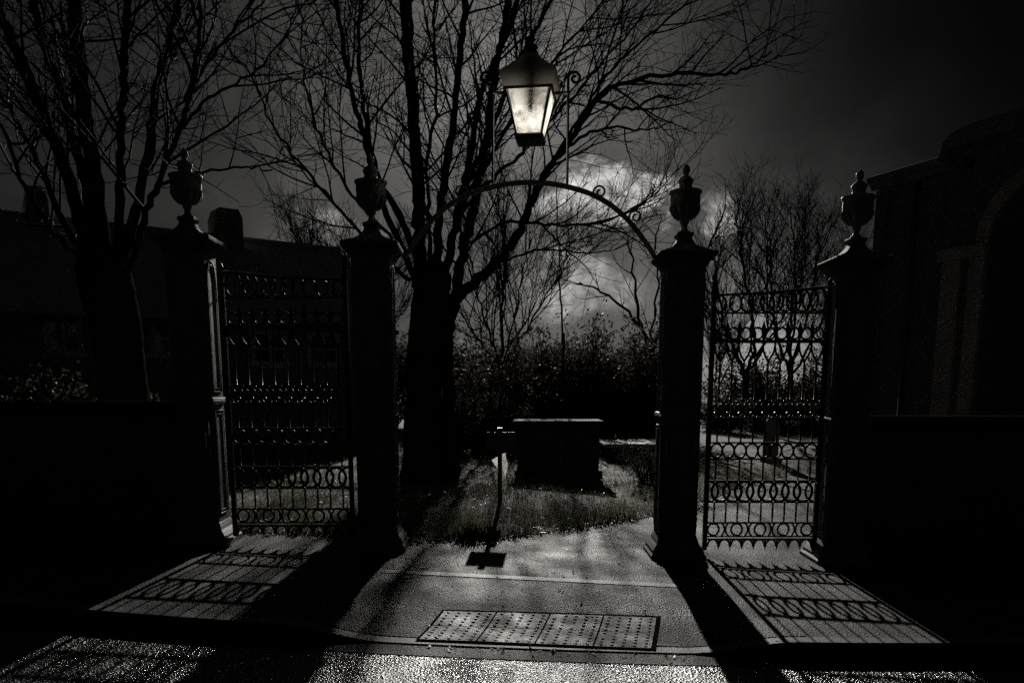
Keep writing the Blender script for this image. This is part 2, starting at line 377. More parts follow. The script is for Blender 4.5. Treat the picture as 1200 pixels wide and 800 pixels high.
# the joint bed
def qp(a, c, dz=0.0):
    p = (q[3] * (1 - a) + q[2] * a) * (1 - c) + (q[0] * (1 - a) + q[1] * a) * c
    return Vector((p.x, p.y, gz(p.x) + drop(p.x, p.y) + dz))
b = MB(); G = 12
cs = [-.01 + 1.07 * k / 6 for k in range(7)]; as_ = [-.012 + 1.028 * k / G for k in range(G + 1)]
for r in cs: b.v += [tuple(qp(a, r, .0085) - q[3]) for a in as_]
for i in range(6):
    for j in range(G): k = i * (G + 1) + j; b.f.append((k, k+1, k+G+2, k+G+1))
b.build('joint_bed', M['joint'], tp)
for i in range(4):
    for j in range(2):
        b = MB(); a0_, a1_ = i / 4 + .004, (i + 1) / 4 - .004; c0, c1 = j / 2 + .008, (j + 1) / 2 - .008
        tilt = rs.uniform(-.0015, .0015)
        P = [qp(a0_, c0, .0125 + tilt), qp(a1_, c0, .0125), qp(a1_, c1, .0125 - tilt), qp(a0_, c1, .0125)]
        P = [p - q[3] for p in P]; lo = [p - Vector((0, 0, .03)) for p in P]
        b.loft([lo, P])
        nc, nr = 5, 5
        for ii in range(nc):
            for jj in range(nr):
                u_, v_ = (ii + .5) / nc, (jj + .5) / nr
                c = (P[0] * (1-u_) + P[1] * u_) * (1-v_) + (P[3] * (1-u_) + P[2] * u_) * v_
                if rs.random() < .05: continue
                wr = rs.uniform(.8, 1.08)
                b.loft([[(c.x + wr * r * math.cos(k * .785), c.y + wr * r * math.sin(k * .785), c.z + h * wr) for k in range(8)] for r, h in ((.014, -.002), (.012, .0032), (.007, .0047), (.002, .005))])
        b.build('slab', M['slab'], tp, smooth=False)

# ------------------------------------------------------------------ gate piers
# profile measured on the pier right of the drive: half width and height, in metres
c3 = at(803, 400, D); SC = (at(900, 400, D) - at(800, 400, D)).x / 100
def pz(py, px=803): return at(px, py, YG).z
zb = gz(1.7)
def hz(py): return pz(py) - zb
ks = lambda py: (at(900, py, YG) - at(800, py, YG)).x / 100
HW = .18
pier = empty('gate_pier', (0, 0, 0), 'x', 'gate pier', 'urn topped stone gate piers')
b = MB(); b.square([(.268, -.12), (.268, .04), (.255, .055), (.247, .065), (.247, .09), (.225, .125), (.206, .15), (.198, .18), (HW + .004, .215), (HW + .002, .22)]); bevel(b.build('base', M['stone'], pier, smooth=False), .006)
zt = hz(318); zm = hz(487) - .0
b = MB(); b.square([(HW, .2), (HW, zt + .02)]); bevel(b.build('shaft', M['stone'], pier, smooth=False), .01)
b = MB(); b.square([(HW + .003, zm - .035), (HW + .016, zm - .03), (HW + .022, zm), (HW + .016, zm + .03), (HW + .003, zm + .035)]); bevel(b.build('string_course', M['stone'], pier, smooth=False), .004)
def panel_path(z0, z1, hw, pointed):
    p = [(-hw, z0), (hw, z0), (hw, z1 - hw * 1.9)]
    if pointed:
        for k in range(1, 8):
            a = k / 8 * math.pi / 2; p.append((hw * math.cos(a) ** .8, z1 - hw * 1.9 + hw * 1.9 * math.sin(a)))
        p.append((0, z1)); p += [(-x, z) for x, z in reversed(p[3:-1])]
    else: p[2] = (hw, z1); p.append((-hw, z1)); return p
    p.append((-hw, z1 - hw * 1.9)); return p
for k in range(4):
    an = k * math.pi / 2; b = MB()
    for z0, z1, pt in ((.3, zm - .09, False), (zm + .09, zt - .05, True)):
        for hw, r in ((.128, .011), (.096, .008)):
            path = panel_path(z0 + (.128 - hw), z1 - (.128 - hw), hw, pt)
            b.tube([(x * math.cos(an) + (HW + .001) * math.sin(an), x * math.sin(an) - (HW + .001) * math.cos(an), z) for x, z in path], r, 6, closed=True)
    b.build('panel_moulding', M['stone'], pier)
cap = [(318, 27), (316, 27.5), (314, 29.5), (311, 31), (308, 35), (305.5, 38), (304, 39.5), (299.5, 39.5), (298.5, 38), (297, 33), (294, 24), (291, 18), (287, 13.5), (283, 11), (279.5, 9.6), (278.5, 11.5), (275, 12), (273.5, 11), (272.5, 7)]
b = MB(); b.square([(max(HW + .003 if py > 312 else 0, hp * .83 * ks(py)), hz(py)) for py, hp in cap]); bevel(b.build('cap', M['mossy'], pier, smooth=False), .008)
urn = [(273, 6), (271, 6), (270, 4.5), (267, 3.4), (264, 3.8), (262.5, 5), (261, 5.5), (259.5, 5), (258, 8), (255, 11), (251, 14), (246, 16.2), (241, 17.2), (235, 17.6), (231, 17.2), (228.5, 17.8), (227, 19), (224.8, 19.2), (224, 17.5), (222.5, 9), (219, 7.5), (216, 7.6), (214, 9), (211.5, 9), (209, 6.8), (206.5, 3.6), (205, 2.6), (203.5, 3.8), (200, 4.6), (197, 4.3), (194.5, 2.6), (193, 1.2), (192, .3)]
u_ = b = MB(); b.lathe([(hp * ks(py), hz(py)) for py, hp in urn], n=24); uo = b.build('urn', M['stone'], pier)
b = MB()
for k in range(12):
    a = k * math.pi / 6
    b.tube([(hp * 1.0 * ks(py) * math.cos(a), hp * ks(py) * math.sin(a), hz(py)) for py, hp in ((258, 8), (255, 11), (251, 14), (246, 16.2), (242, 17))], [.006, .012, .016, .02, .008], 5)
b.build('gadrooning', M['stone'], uo)
PX = []
for i, (px, lab) in enumerate(((219, 'stone pier with urn at the far left, left of the left gate'), (435, 'stone pier with urn on the left of the drive, tree behind it'),
                               (803, 'stone pier with urn right of the drive at the foot of the arch'), (1006, 'stone pier with urn at the far right, in front of the chapel'))):
    x = at(px, 235, YG).x; PX.append(x)
    zz = (-.165, -.165, .0, .0)[i]
    z = at(px + 30, (638, 649, 658, 654)[i], D - .3).z
    o = pier if i == 0 else dup(pier)
    o.location = (x, YG, gz(x) + .0); o['label'] = lab; o.rotation_euler = (0, 0, R((2.5, 2.0, -.8, -1.5)[i]))

# ------------------------------------------------------------------ wrought iron side gates
def arc(cx, cz, rx, rz, a0=0., a1=360., n=18):
    return [(cx + rx * math.cos(R(a0 + (a1 - a0) * k / n)), cz + rz * math.sin(R(a0 + (a1 - a0) * k / n))) for k in range(n + 1)]
def make_gate(x_out, x_in, label):
    sgn = 1 if x_in > x_out else -1; W = abs(x_in - x_out); g0 = gz((x_out + x_in) / 2)
    root = empty('iron_gate', (x_out, YG, g0 + .1), label, 'gate', 'wrought iron side gates')
    def P(u, z, dy=0.): return (sgn * u, dy, z)
    def iron(name, strokes, balls=(), n=6):
        b = MB()
        for pts, r, closed in strokes: b.tube([P(*p) for p in pts], np.asarray(r) * 1.25, n, closed)
        for (u, z, r) in balls: b.ball(P(u, z), r)
        return b.build(name, M['iron'], root)
    s = .03                                       # stiles
    for u, top in ((s, 2.50), (W - s, 2.55)):
        b = MB(); x = sgn * u; b.box((x - .022, -.022, -.02), (x + .022, .022, top)); bevel(b.build('stile', M['iron'], root, smooth=False), .004)
        b = MB(); b.lathe([(.02, top), (.028, top + .01), (.014, top + .03), (.026, top + .055), (.026, top + .075), (.008, top + .1), (.002, top + .13)], (x, 0), 10); b.build('finial', M['iron'], root)
    u0, u1 = .055, W - .055; w_ = u1 - u0; nb = 9; sp = w_ / nb
    for z, h in ((.088, .010), (.118, .007), (.255, .009), (.46, .006), (.675, .006), (.89, .008), (1.05, .008), (1.29, .008), (1.45, .007), (2.02, .016), (2.285, .008)):
        b = MB(); a, c = sorted((sgn * u0, sgn * u1)); b.box((a, -.012, z - h), (c, .012, z + h)); b.build('rail', M['iron'], root, smooth=False)
    iron('rail', [([(u0, 2.53), (u0 + w_ * .5, 2.475), (u1, 2.45)], .009, False)])
    mids = [u0 + sp * (k + .5) for k in range(nb)]
    for m in mids:
        for za, zb_ in ((.255, .46), (.675, .89), (1.05, 1.29), (1.45, 1.84)): iron('bar', [([(m, za), (m, zb_)], .0075, False)])
        arm = [(.02, 1.835), (.06, 1.845), (.28, 1.885), (.44, 1.93), (.5, 1.98), (.5, 2.02)]     # each bar forks into ogee arms under the thick rail
        iron('fork', [([(m - sp * a, z) for a, z in reversed(arm)] + [(m + sp * a, z) for a, z in arm], .0085, False)])
    for k in range(nb + 1):
        e = u0 + sp * k
        if 0 < k < nb: iron('spearhead', [([(e, 2.02), (e, 2.08), (e, 2.11), (e, 2.135), (e, 2.22)], (.008, .008, .019, .021, .001), False)], n=8)
    for m in mids:                              # small circles between the spears
        iron('ring', [([(a, c) for a, c in arc(m, 2.095, .052, .055)][:-1], .0085, True)])
    # interlaced top rings, growing towards the outer pier
    edge = 1.0; cs_ = [u0 + w_ * (1 - (k / 10.5) ** .8 * .93 - .035) for k in range(11)]
    for k, u in enumerate(cs_):
        f = (u - u0) / w_; hgt = (2.53 - .11 * f + .03 * f * f) - 2.293; rx = .075 - .022 * f
        iron('ring', [(arc(u, 2.293 + hgt / 2, rx, hgt / 2 - .006)[:-1], .0085, True)])
    for k in range(nb + 1):                      # interlaced ellipses
        e = u0 + sp * k
        if e - sp * .62 < u0 - .02: iron('ellipse', [(arc(u0, .5675, sp * .78, .10, -90, 90), .0095, False)])
        elif e + sp * .62 > u1 + .02: iron('ellipse', [(arc(u1, .5675, sp * .78, .10, 90, 270), .0095, False)])
        else: iron('ellipse', [(arc(e, .5675, sp * .78, .10)[:-1], .0115, True)])
    for k, m in enumerate(mids):                 # ring band
        iron('ring', [(arc(m, .97, sp * .5, .07)[:-1], .0085, True)])
    for k, m in enumerate(mids):                 # scroll band with studs
        for d in (-1, 1):
            pts = [(m + d * sp * (.25 + .22 * math.cos(a) * (1 - a / 9)), 1.37 + .062 * math.sin(a) * (1 - a / 9)) for a in np.linspace(-1.6, 5.2, 18)]
            iron('scroll', [(pts, .007, False)])
        iron('stud', [], [(m, 1.465, .015)]); iron('stud', [], [(m - sp * .5, 1.45, .012)]); iron('stud', [], [(m, 1.305, .013)])
    for k in range(5):                           # bottom band: circles and crossed arcs
        cx = u0 + sp * (.5 + 2 * k)
        iron('ring', [(arc(cx, .187, .056, .06)[:-1], .0085, True)])
        if k < 4:
            c2_ = cx + sp
            iron('crossed_arc', [(arc(c2_ - sp * .55, .187, sp * .5, .075, -80, 80, 10), .0075, False)]); iron('crossed_arc', [(arc(c2_ + sp * .55, .187, sp * .5, .075, 100, 260, 10), .0075, False)])
    for k, m in enumerate(mids):                 # skirt of arches
        iron('skirt_arch', [(arc(m, .015, sp * .46, .072, 0, 180, 10), .0085, False)]); iron('spike', [([(m - sp * .5, .088), (m - sp * .5, .02), (m - sp * .5, -.02)], (.008, .008, .003), False)])
    return root
make_gate(at(260, 400, YG).x, PX[1] - HW - .06, 'wrought iron gate of bars and rings on the left, lawn behind')
make_gate(at(972, 400, YG).x, at(831, 400, YG).x, 'wrought iron gate of bars and rings on the right, with bare trees behind')

# ------------------------------------------------------------------ overthrow arch and lantern
XC = at(621, 300, YG).x
ar = empty('overthrow_arch', (XC, YG, gz(0) + 2.8), 'slender wrought iron arch with scrolls spanning the drive between two piers', 'arch')
L0 = Vector((XC, YG, gz(0) + 2.8))
half = [(621, 214), (650, 216), (680, 223), (700, 231), (718, 242), (735, 257), (750, 275), (762, 292), (768, 303)]
hp = [at(x, y, YG) - L0 for x, y in half]
full = [Vector((-p.x, p.y, p.z)) for p in reversed(hp[1:])] + hp
def smooth(pts, n=5):
    out = []
    P = [np.array(p) for p in pts]; P = [2*P[0]-P[1]] + P + [2*P[-1]-P[-2]]
    for i in range(1, len(P) - 2):
        for k in range(n):
            t_ = k / n; a, b_, c, d = P[i-1:i+3]
            out.append(.5 * ((2*b_) + (c-a)*t_ + (2*a-5*b_+4*c-d)*t_**2 + (3*b_-a-3*c+d)*t_**3))
    out.append(P[-2]); return out
fp = smooth(full, 5)
T = np.gradient(np.array(fp), axis=0); T /= np.linalg.norm(T, axis=1)[:, None]
b = MB(); rings = []
for p, t_ in zip(fp, T):
    nrm = np.array((-t_[2], 0, t_[0])); hh, dd = .020, .024
    rings.append([p + nrm*hh + np.array((0,-dd,0)), p + nrm*hh + np.array((0,dd,0)), p - nrm*hh + np.array((0,dd,0)), p - nrm*hh + np.array((0,-dd,0))])
b.loft(rings); bevel(b.build('arch_band', M['archiron'], ar, smooth=False), .005)
def spiral(c, r, d, turns=1.25, a0=-100, n=26):
    return [(c[0] + d * r * (1 - .75 * k / n) * math.cos(R(a0) - d * 0 - 2 * math.pi * turns * k / n), c[1], c[2] + r * (1 - .75 * k / n) * math.sin(R(a0) - 2 * math.pi * turns * k / n)) for k in range(n + 1)]
for (x, y), foot in (((703, 225), (698, 233)), ((745, 254), (740, 264))):
    for d in (1, -1):
        c = at(x, y, YG) - L0; f = at(foot[0], foot[1], YG) - L0; r = 8 * ks(y)
        pts = [Vector((f.x, 0, f.z)), Vector((f.x - .004 , 0, f.z + .03))] + [Vector(p) for p in spiral((c.x, 0, c.z), r, 1, 1.35, 200)]
        b = MB(); b.tube([(d * p[0], 0, p[2]) for p in pts], .0095, 6); b.build('scroll', M['iron'], ar)
for d in (1, -1):                                   # the two uprights that carry the lantern
    x0 = at(665, 180, YG).x - XC; zt_ = at(665, 92, YG).z - L0.z; zb_ = at(665, 219, YG).z - L0.z
    b = MB(); b.tube([(d * x0, 0, zb_), (d * x0, 0, zt_ - .03)] + [(d * p[0], 0, p[2]) for p in spiral((x0 + .062, 0, zt_ - .0), .062, 1, 1.35, 180)], .013, 6)
    b.build('upright', M['iron'], ar)
    zz = at(665, 109, YG).z - L0.z
    b = MB(); b.tube([(d * x0, 0, zz), (d * .20, 0, zz)], .015, 6); b.build('cross_bar', M['iron'], ar)
def lz_(py): return at(621, py, YG).z
kl = ks(120); BZ = lz_(166)
ln = empty('lantern', (XC, YG, BZ), 'lit tapered glass lantern with dark hood hung above the arch', 'lantern')
h = lambda py: lz_(py) - BZ
tw, bw_ = 25.5 * kl, 14.5 * kl; zt1, zb1 = h(112), h(160)
rot = R(-8)
def rq(r, z): return [(r * (math.cos(rot) * a - math.sin(rot) * c), r * (math.sin(rot) * a + math.cos(rot) * c), z) for a, c in ((-1,-1),(1,-1),(1,1),(-1,1))]
b = MB(); prof = [(33.5, 92), (34, 96), (29.5, 109), (28.5, 112.5)]
hoodp = [(28, 112.8), (29.5, 108), (33, 95.5), (33.5, 92.5), (31, 91), (27, 87), (20, 80), (13.5, 73), (9.5, 67.5), (8.5, 64)]
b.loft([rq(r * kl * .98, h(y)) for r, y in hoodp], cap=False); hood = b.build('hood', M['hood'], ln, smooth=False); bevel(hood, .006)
b = MB(); b.lathe([(r * kl, h(y)) for r, y in ((7, 65.5), (9.5, 65), (9.5, 62.5), (7, 61), (6.5, 59), (8.5, 57.5), (8.5, 55), (5, 53.5), (3, 51.5), (3, 50), (5.2, 48.5), (5.6, 46), (4.2, 43.5), (2, 42), (.5, 40.5))], n=14); b.build('finial', M['darkmetal'], ln)
for k in range(4):
    a, c = ((-1,-1),(1,-1),(1,1),(-1,1))[k]
    p = rq(33.5 * kl, h(92))[k]; b = MB(); b.tube([p, (p[0], p[1], p[2] + .03), (p[0] * .99, p[1] * .99, p[2] + .055)], (.012, .016, .004), 6); b.build('corner_stud', M['darkmetal'], ln)
tq, bq = rq(tw, zt1), rq(bw_, zb1)
for k in range(4):
    b = MB(); b.tube([tq[k], bq[k]], .0125, 4); b.build('frame_bar', M['darkmetal'], ln)
    j = (k + 1) % 4; t0_, t1_, b0_, b1_ = Vector(tq[k]), Vector(tq[j]), Vector(bq[k]), Vector(bq[j])
    b = MB(); G = 6
    b.poly([t0_.lerp(t1_, .05), t0_.lerp(t1_, .95), b0_.lerp(b1_, .95), b0_.lerp(b1_, .05)]); b.build('glass_pane', M['glass'], ln, smooth=False)
b = MB(); b.loft([rq(bw_ * 1.08, h(160.5)), rq(bw_ * 1.16, h(162)), rq(bw_ * 1.1, h(167)), rq(bw_ * .95, h(168))]); b.build('base_tray', M['darkmetal'], ln, smooth=False)
b = MB(); b.loft([rq(tw * 1.06, h(113)), rq(tw * 1.06, h(110.5))], cap=False); b.build('top_rail', M['darkmetal'], ln, smooth=False)
b = MB(); b.lathe([(2.2 * kl, h(132)), (2.7 * kl, h(130)), (2.7 * kl, h(116)), (2.2 * kl, h(114)), (3.4 * kl, h(113)), (3.4 * kl, h(106))], n=12); b.build('lamp_tube', M['tubeglass'], ln)
pl = bpy.data.lights.new('lantern_glow', 'POINT'); pl.energy = 5.2; pl.shadow_soft_size = .03; pl.color = (1, .95, .86)
po = bpy.data.objects.new('lantern_glow', pl); col.objects.link(po); po.parent = ln; po.location = (0, .085, h(128))

# ------------------------------------------------------------------ boundary walls
def bwall(x0, x1, ztop, label):
    r = empty('boundary_wall', ((x0 + x1) / 2, YG, gz((x0 + x1) / 2)), label, 'wall')
    o = r.location; b = MB(); b.box((x0 - o.x, -.17, -.5), (x1 - o.x, .17, ztop - o.z - .1)); b.build('wall', M['wallbrick'], r, smooth=False)
    b = MB(); zc = ztop - o.z
    b.loft([[(x, y, z) for y, z in ((-.22, zc - .098), (.22, zc - .098), (.22, zc - .05), (.12, zc), (-.12, zc), (-.22, zc - .05))] for x in (x0 - o.x, x1 - o.x)])
    bevel(b.build('coping', M['joint'], r, smooth=False), .01); return r
bwall(-9.5, PX[0] - HW - .01, at(100, 470, YG).z, 'low dark brick wall with coping on the left, below a bare tree')
bwall(PX[3] + HW + .01, 9.5, at(1120, 487, YG).z, 'low dark brick wall with coping on the right, below the chapel')

# ------------------------------------------------------------------ sign post and pale sheet
pb = gnd(586, 603); sr = empty('sign_post', pb, 'small notice board on a thin post at the lawn edge', 'sign')
def sp_(px, py): return at(px, py, pb.y) - pb
b = MB(); b.box((-.028, -.028, -.2), (.028, .028, sp_(587, 505).z)); bevel(b.build('post', M['sign'], sr, smooth=False), .004)
b = MB(); b.box((-.033, -.033, sp_(587, 505).z + .002), (.033, .033, sp_(587, 501).z)); b.build('post_cap', M['sign'], sr, smooth=False)
b = MB(); b.box((sp_(571, 520).x, -.047, sp_(587, 527).z), (sp_(604, 520).x, -.031, sp_(587, 506).z)); bevel(b.build('board', M['sign'], sr, smooth=False), .004)
b = MB(); pts = [(576, 539), (584, 534), (592, 530), (595, 545), (594, 552), (592, 560), (590, 553), (583, 549)]
Pp = [at(x, y, pb.y + .06 + (.03 if i % 2 else 0)) - pb for i, (x, y) in enumerate(pts)]; cp = at(588, 545, pb.y + .12) - pb
for i in range(len(Pp)): b.poly([cp, Pp[i], Pp[(i + 1) % len(Pp)]])
o = b.build('paper_sheet', M['paper'], loc=pb); tag(o, 'torn white sheet caught behind the notice post', 'sheet')

# ------------------------------------------------------------------ tombs
def tomb(px0, px1, pyb, pyt, depth, label, rz=0, over=.06, top='tombstone'):
    a, c = gnd(px0, pyb), gnd(px1, pyb); c = Vector(at(px1, pyb, a.y)); m = (a + c) / 2; w2 = (c.x - a.x) / 2; hh = at((px0 + px1) / 2, pyt, a.y).z - lz(m.x, a.y)
    r = empty('chest_tomb', (m.x, a.y + depth / 2, lz(m.x, a.y)), label, 'tomb', 'stone chest tombs on the lawn', rz)
    b = MB(); b.box((-w2, -depth/2, -.3), (w2, depth/2, .12)); bevel(b.build('plinth', M['tombstone'], r, smooth=False), .01)
    b = MB(); b.box((-w2 + over, -depth/2 + over, .122), (w2 - over, depth/2 - over, hh - .09)); bevel(b.build('chest', M['tombstone'], r, smooth=False), .012)
    for s in (-1, 1):
        b = MB(); b.box((s * w2 * .55 - w2 * .3, -depth/2 + over - .015, .2), (s * w2 * .55 + w2 * .3, -depth/2 + over - .002, hh - .16))
        bevel(b.build('side_panel', M['tombstone'], r, smooth=False), .006)
    b = MB(); b.square([(1, 0)]) if False else None
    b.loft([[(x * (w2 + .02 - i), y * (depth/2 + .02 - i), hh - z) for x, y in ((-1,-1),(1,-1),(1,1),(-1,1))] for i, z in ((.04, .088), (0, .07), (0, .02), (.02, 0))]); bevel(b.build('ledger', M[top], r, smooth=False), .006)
    return r
tomb(603, 706, 562, 493, .9, 'tall dark chest tomb in the middle of the lawn')
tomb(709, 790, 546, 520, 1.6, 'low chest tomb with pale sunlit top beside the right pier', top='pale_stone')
tomb(508, 548, 547, 531, 1.0, 'small low tomb near the foot of the big tree', over=.03)
# a weathered headstone far behind the right gate
hb = gnd(902, 545); b = MB(); hs = empty('headstone', hb, 'upright headstone seen through the right gate', 'headstone')
wd, hh = .17, at(902, 488, hb.y).z - hb.z
prof = [(-wd, -.2), (wd, -.2), (wd, hh - .25)] + [(wd * math.cos(a), hh - .25 + .25 * math.sin(a)) for a in np.linspace(.2, 2.94, 9)] + [(-wd, hh - .25)]
b.loft([[(x, y, z) for x, z in prof] for y in (-.06, .06)]); bevel(b.build('slab', M['mossy'], hs, smooth=False), .01)
b = MB(); b.box((-wd - .08, -.13, -.2), (wd + .08, -.062, .14)); b.build('plinth', M['stone'], hs, smooth=False)

# ------------------------------------------------------------------ almshouse on the left
A_ = at(155, 268, 19.0); B_ = at(395, 292, 22.0); B_.z = A_.z
ax = (B_ - A_).normalized(); nx = Vector((ax.y, -ax.x, 0))       # towards the camera
if nx.y > 0: nx = -nx
hr = empty('almshouse', (A_.x, A_.y, 0), 'long low brick house with slate roof behind the left tree', 'house')
def hpnt(t_, n_, z): p = ax * t_ + nx * n_; return (p.x, p.y, z)
LN = (B_ - A_).length; t0_, t1_ = -9.0, LN - .1; ez = A_.z - 2.1; zr = A_.z
b = MB(); b.loft([[hpnt(t_, n_, z) for n_, z in ((2.6, 0), (2.6, ez), (0, zr - .12), (-2.6, ez), (-2.6, 0))] for t_ in (t0_, t1_)]); b.build('wall', M['brick'], hr, smooth=False)
b = MB(); b.loft([[hpnt(t_, n_, z) for n_, z in ((2.95, ez - .22), (2.95, ez - .12), (0, zr), (-2.95, ez - .12), (-2.95, ez - .22), (0, zr - .1))] for t_ in (t0_ - .2, t1_ + .2)]); ro = b.build('roof', M['slate'], hr, smooth=False)
b = MB(); b.tube([hpnt(t0_ - .2, 0, zr + .02), hpnt(t1_ + .2, 0, zr + .02)], .08, 6); b.build('ridge_tile', M['slate'], ro, smooth=False)
b = MB(); b.tube([hpnt(t0_ - .2, 3.02, ez - .16), hpnt(t1_ + .2, 3.02, ez - .16)], .06, 6); b.build('gutter', M['darkpaint'], ro)
def house_t(px):                                    # where the view line through px meets the front wall
    r_ = (px - 600) / 938 / CT; r_ = ray(px, 400)[0] / ray(px, 400)[1]
    p0 = A_ + nx * 2.6; return (r_ * p0.y - p0.x) / (ax.x - r_ * ax.y)
def hz_at(t_, py, px):
    p = A_ + nx * 2.6 + ax * t_; return at(px, py, p.y).z
for pa, pc in ((246, 281), (28, 58)):
    t_a = ray(pa, 260)[0] / ray(pa, 260)[1]; t_c = ray(pc, 260)[0] / ray(pc, 260)[1]
    ta = (t_a * A_.y - A_.x) / (ax.x - t_a * ax.y); tc_ = (t_c * A_.y - A_.x) / (ax.x - t_c * ax.y)
    pc_ = A_ + ax * ((ta + tc_) / 2); zt_ = at(pa, 247 if pa > 100 else 226, pc_.y).z
    b = MB(); hw = (tc_ - ta) / 2 * .8; m = (ta + tc_) / 2
    b.loft([[hpnt(m + sx * hw * s_, sy * .42 * s_, z) for sx, sy in ((-1,-1),(1,-1),(1,1),(-1,1))] for s_, z in ((1, zr - .8), (1, zt_ - .28), (1.0, zt_ - .2), (.8, zt_))]); ch = b.build('chimney', M['brick'], ro, smooth=False)
    b = MB(); 
    for sx in (-.45, .45):
        c = hpnt(m + sx * hw, 0, 0); b.lathe([(.1, zt_ - .02), (.09, zt_ + .1), (.105, zt_ + .12)], (c[0], c[1]), 10)
    if pa < 100: b.build('chimney_pot', M['brick'], ro)
for pa, pc, ya, yc in ((163, 197, 380, 412), (299, 331, 392, 424), (60, 90, 375, 410), (365, 392, 394, 424)):
    ta, tc_ = house_t(pa), house_t(pc); za, zc = hz_at(ta, ya, pa), hz_at(ta, yc, pa)
    n0 = 2.602; b = MB()
    b.loft([[hpnt(t_, n_, z) for t_, z in ((ta - .12, zc - .12), (tc_ + .12, zc - .12), (tc_ + .12, za + .16), (ta - .12, za + .16))] for n_ in (n0, n0 + .03)]); wi = b.build('window', M['pale_stone'], hr, smooth=False)
    b = MB(); b.poly([hpnt(t_, n0 + .034, z) for t_, z in ((ta, zc), (tc_, zc), (tc_, za), (ta, za))]); b.build('pane', M['winglass'], wi, smooth=False)
    b = MB(); mt = (ta + tc_) / 2; mz = (za + zc) / 2
    b.loft([[hpnt(t_, n_, z) for t_, z in ((mt - .03, zc), (mt + .03, zc), (mt + .03, za), (mt - .03, za))] for n_ in (n0 + .036, n0 + .06)])
    b.build('glazing_bar', M['pale_stone'], wi, smooth=False); b = MB()
    b.loft([[hpnt(t_, n_, z) for t_, z in ((ta, mz - .02), (tc_, mz - .02), (tc_, mz + .02), (ta, mz + .02))] for n_ in (n0 + .037, n0 + .055)]); b.build('glazing_bar', M['pale_stone'], wi, smooth=False)

# ------------------------------------------------------------------ chapel on the right
C0 = at(1016, 453, 16.0); ca = Vector((.40, -.917, 0)).normalized(); cn = Vector((-.917, -.40, 0)).normalized()
cr_ = empty('chapel', (C0.x, C0.y, 0), 'dark stone chapel with arched porch behind the right wall', 'chapel')
def cp_(t_, n_, z): p = ca * t_ + cn * n_; return (p.x, p.y, z)
def cbox(b, t0, t1, n0, n1, z0, z1): b.loft([[cp_(t_, n_, z) for t_, n_ in ((t0, n0), (t1, n0), (t1, n1), (t0, n1))] for z in (z0, z1)])
def ct(px):
    r_ = ray(px, 453)[0] / ray(px, 453)[1]; return (r_ * C0.y - C0.x) / (ca.x - r_ * ca.y)
def cz(px, py): p = C0 + ca * ct(px); return at(px, py, p.y).z
zc0 = cz(1016, 207); tp0 = ct(1107)
b = MB(); cbox(b, 0, tp0 + .5, -6, 0, -.4, zc0 - .25); b.build('wall', M['brick'], cr_, smooth=False)
b = MB()
b.loft([[cp_(t_, n_, z) for n_, z in ((-.3, zc0 - .24), (.06, zc0 - .24), (.10, zc0 - .17), (.18, zc0 - .12), (.22, zc0 - .02), (.16, zc0), (-.3, zc0 + .02))] for t_ in (-.16, tp0 - .002)]); b.build('cornice', M['stone'], cr_, smooth=False)
b = MB(); b.loft([[cp_(t_, n_, z) for n_, z in ((.05, zc0 + .004), (-3, zc0 + .5), (-6, zc0 + .004))] for t_ in (-.1, tp0 + .4)]); b.build('roof', M['slate'], cr_, smooth=False)
b = MB(); cbox(b, -.05, .22, .002, .05, -.4, zc0 - .26); b.build('quoin_strip', M['brick'], cr_, smooth=False)
b = MB(); tdp = ct(1062); b.tube([cp_(tdp, .12, -.3), cp_(tdp, .12, zc0 - .3)], .05, 8); b.build('downpipe', M['darkpaint'], cr_)
# porch block with a round arch
pn = .3; zsp = cz(1150, 288); ri, ro_ = .86, 1.1; tcn = ct(1160) + ri; zp = cz(1150, 143)
b = MB(); cbox(b, tp0, tcn - ri, -3, pn, -.4, zsp); cbox(b, tcn + ri, tcn + ri + 3, -3, pn, -.4, zsp)
K = 24
outer = []
for k in range(K):
    a0_, a1_ = math.pi * (1 - k / K), math.pi * (1 - (k + 1) / K)
    pts = [(tcn + ri * math.cos(a), zsp + ri * math.sin(a)) for a in (a0_, a1_)]
    tt0 = tp0 + (tcn + ri + 3 - tp0) * k / K; tt1 = tp0 + (tcn + ri + 3 - tp0) * (k + 1) / K
    b.poly([cp_(pts[0][0], pn, pts[0][1]), cp_(pts[1][0], pn, pts[1][1]), cp_(tt1, pn, zp - .3), cp_(tt0, pn, zp - .3)])
    b.poly([cp_(pts[0][0], pn, pts[0][1]), cp_(pts[0][0], pn - .7, pts[0][1]), cp_(pts[1][0], pn - .7, pts[1][1]), cp_(pts[1][0], pn, pts[1][1])])
b.poly([cp_(tp0, pn, zsp), cp_(tcn - ri, pn, zsp), cp_(tp0, pn, zp - .3)]); b.poly([cp_(tcn + ri, pn, zsp), cp_(tcn + ri + 3, pn, zsp), cp_(tcn + ri + 3, pn, zp - .3)])
b.poly([cp_(tp0, pn, zsp), cp_(tp0, pn, zp - .3), cp_(tp0, -3, zp - .3), cp_(tp0, -3, zsp)])
b.build('porch_wall', M['brick'], cr_, smooth=False)
b = MB(); b.loft([[cp_(t_, n_, z) for t_, z in ((tp0 - .18, zp - .42), (tp0 - .1, zp - .3), (tp0 - .08, zp - .16), (tp0 + .05, zp - .06), (tp0 + .3, zp), (tcn + ri + 3, zp), (tcn + ri + 3, zp - .29), (tp0 - .02, zp - .29), (tp0 - .02, zp - .42))] for n_ in (pn + .14, -3)]); b.build('porch_parapet', M['stone'], cr_, smooth=False)
b = MB(); cbox(b, tcn - ri - .1, tcn + ri + .1, -.75, -.65, -.3, zsp + ri + .2); b.build('door', M['darkpaint'], cr_, smooth=False)
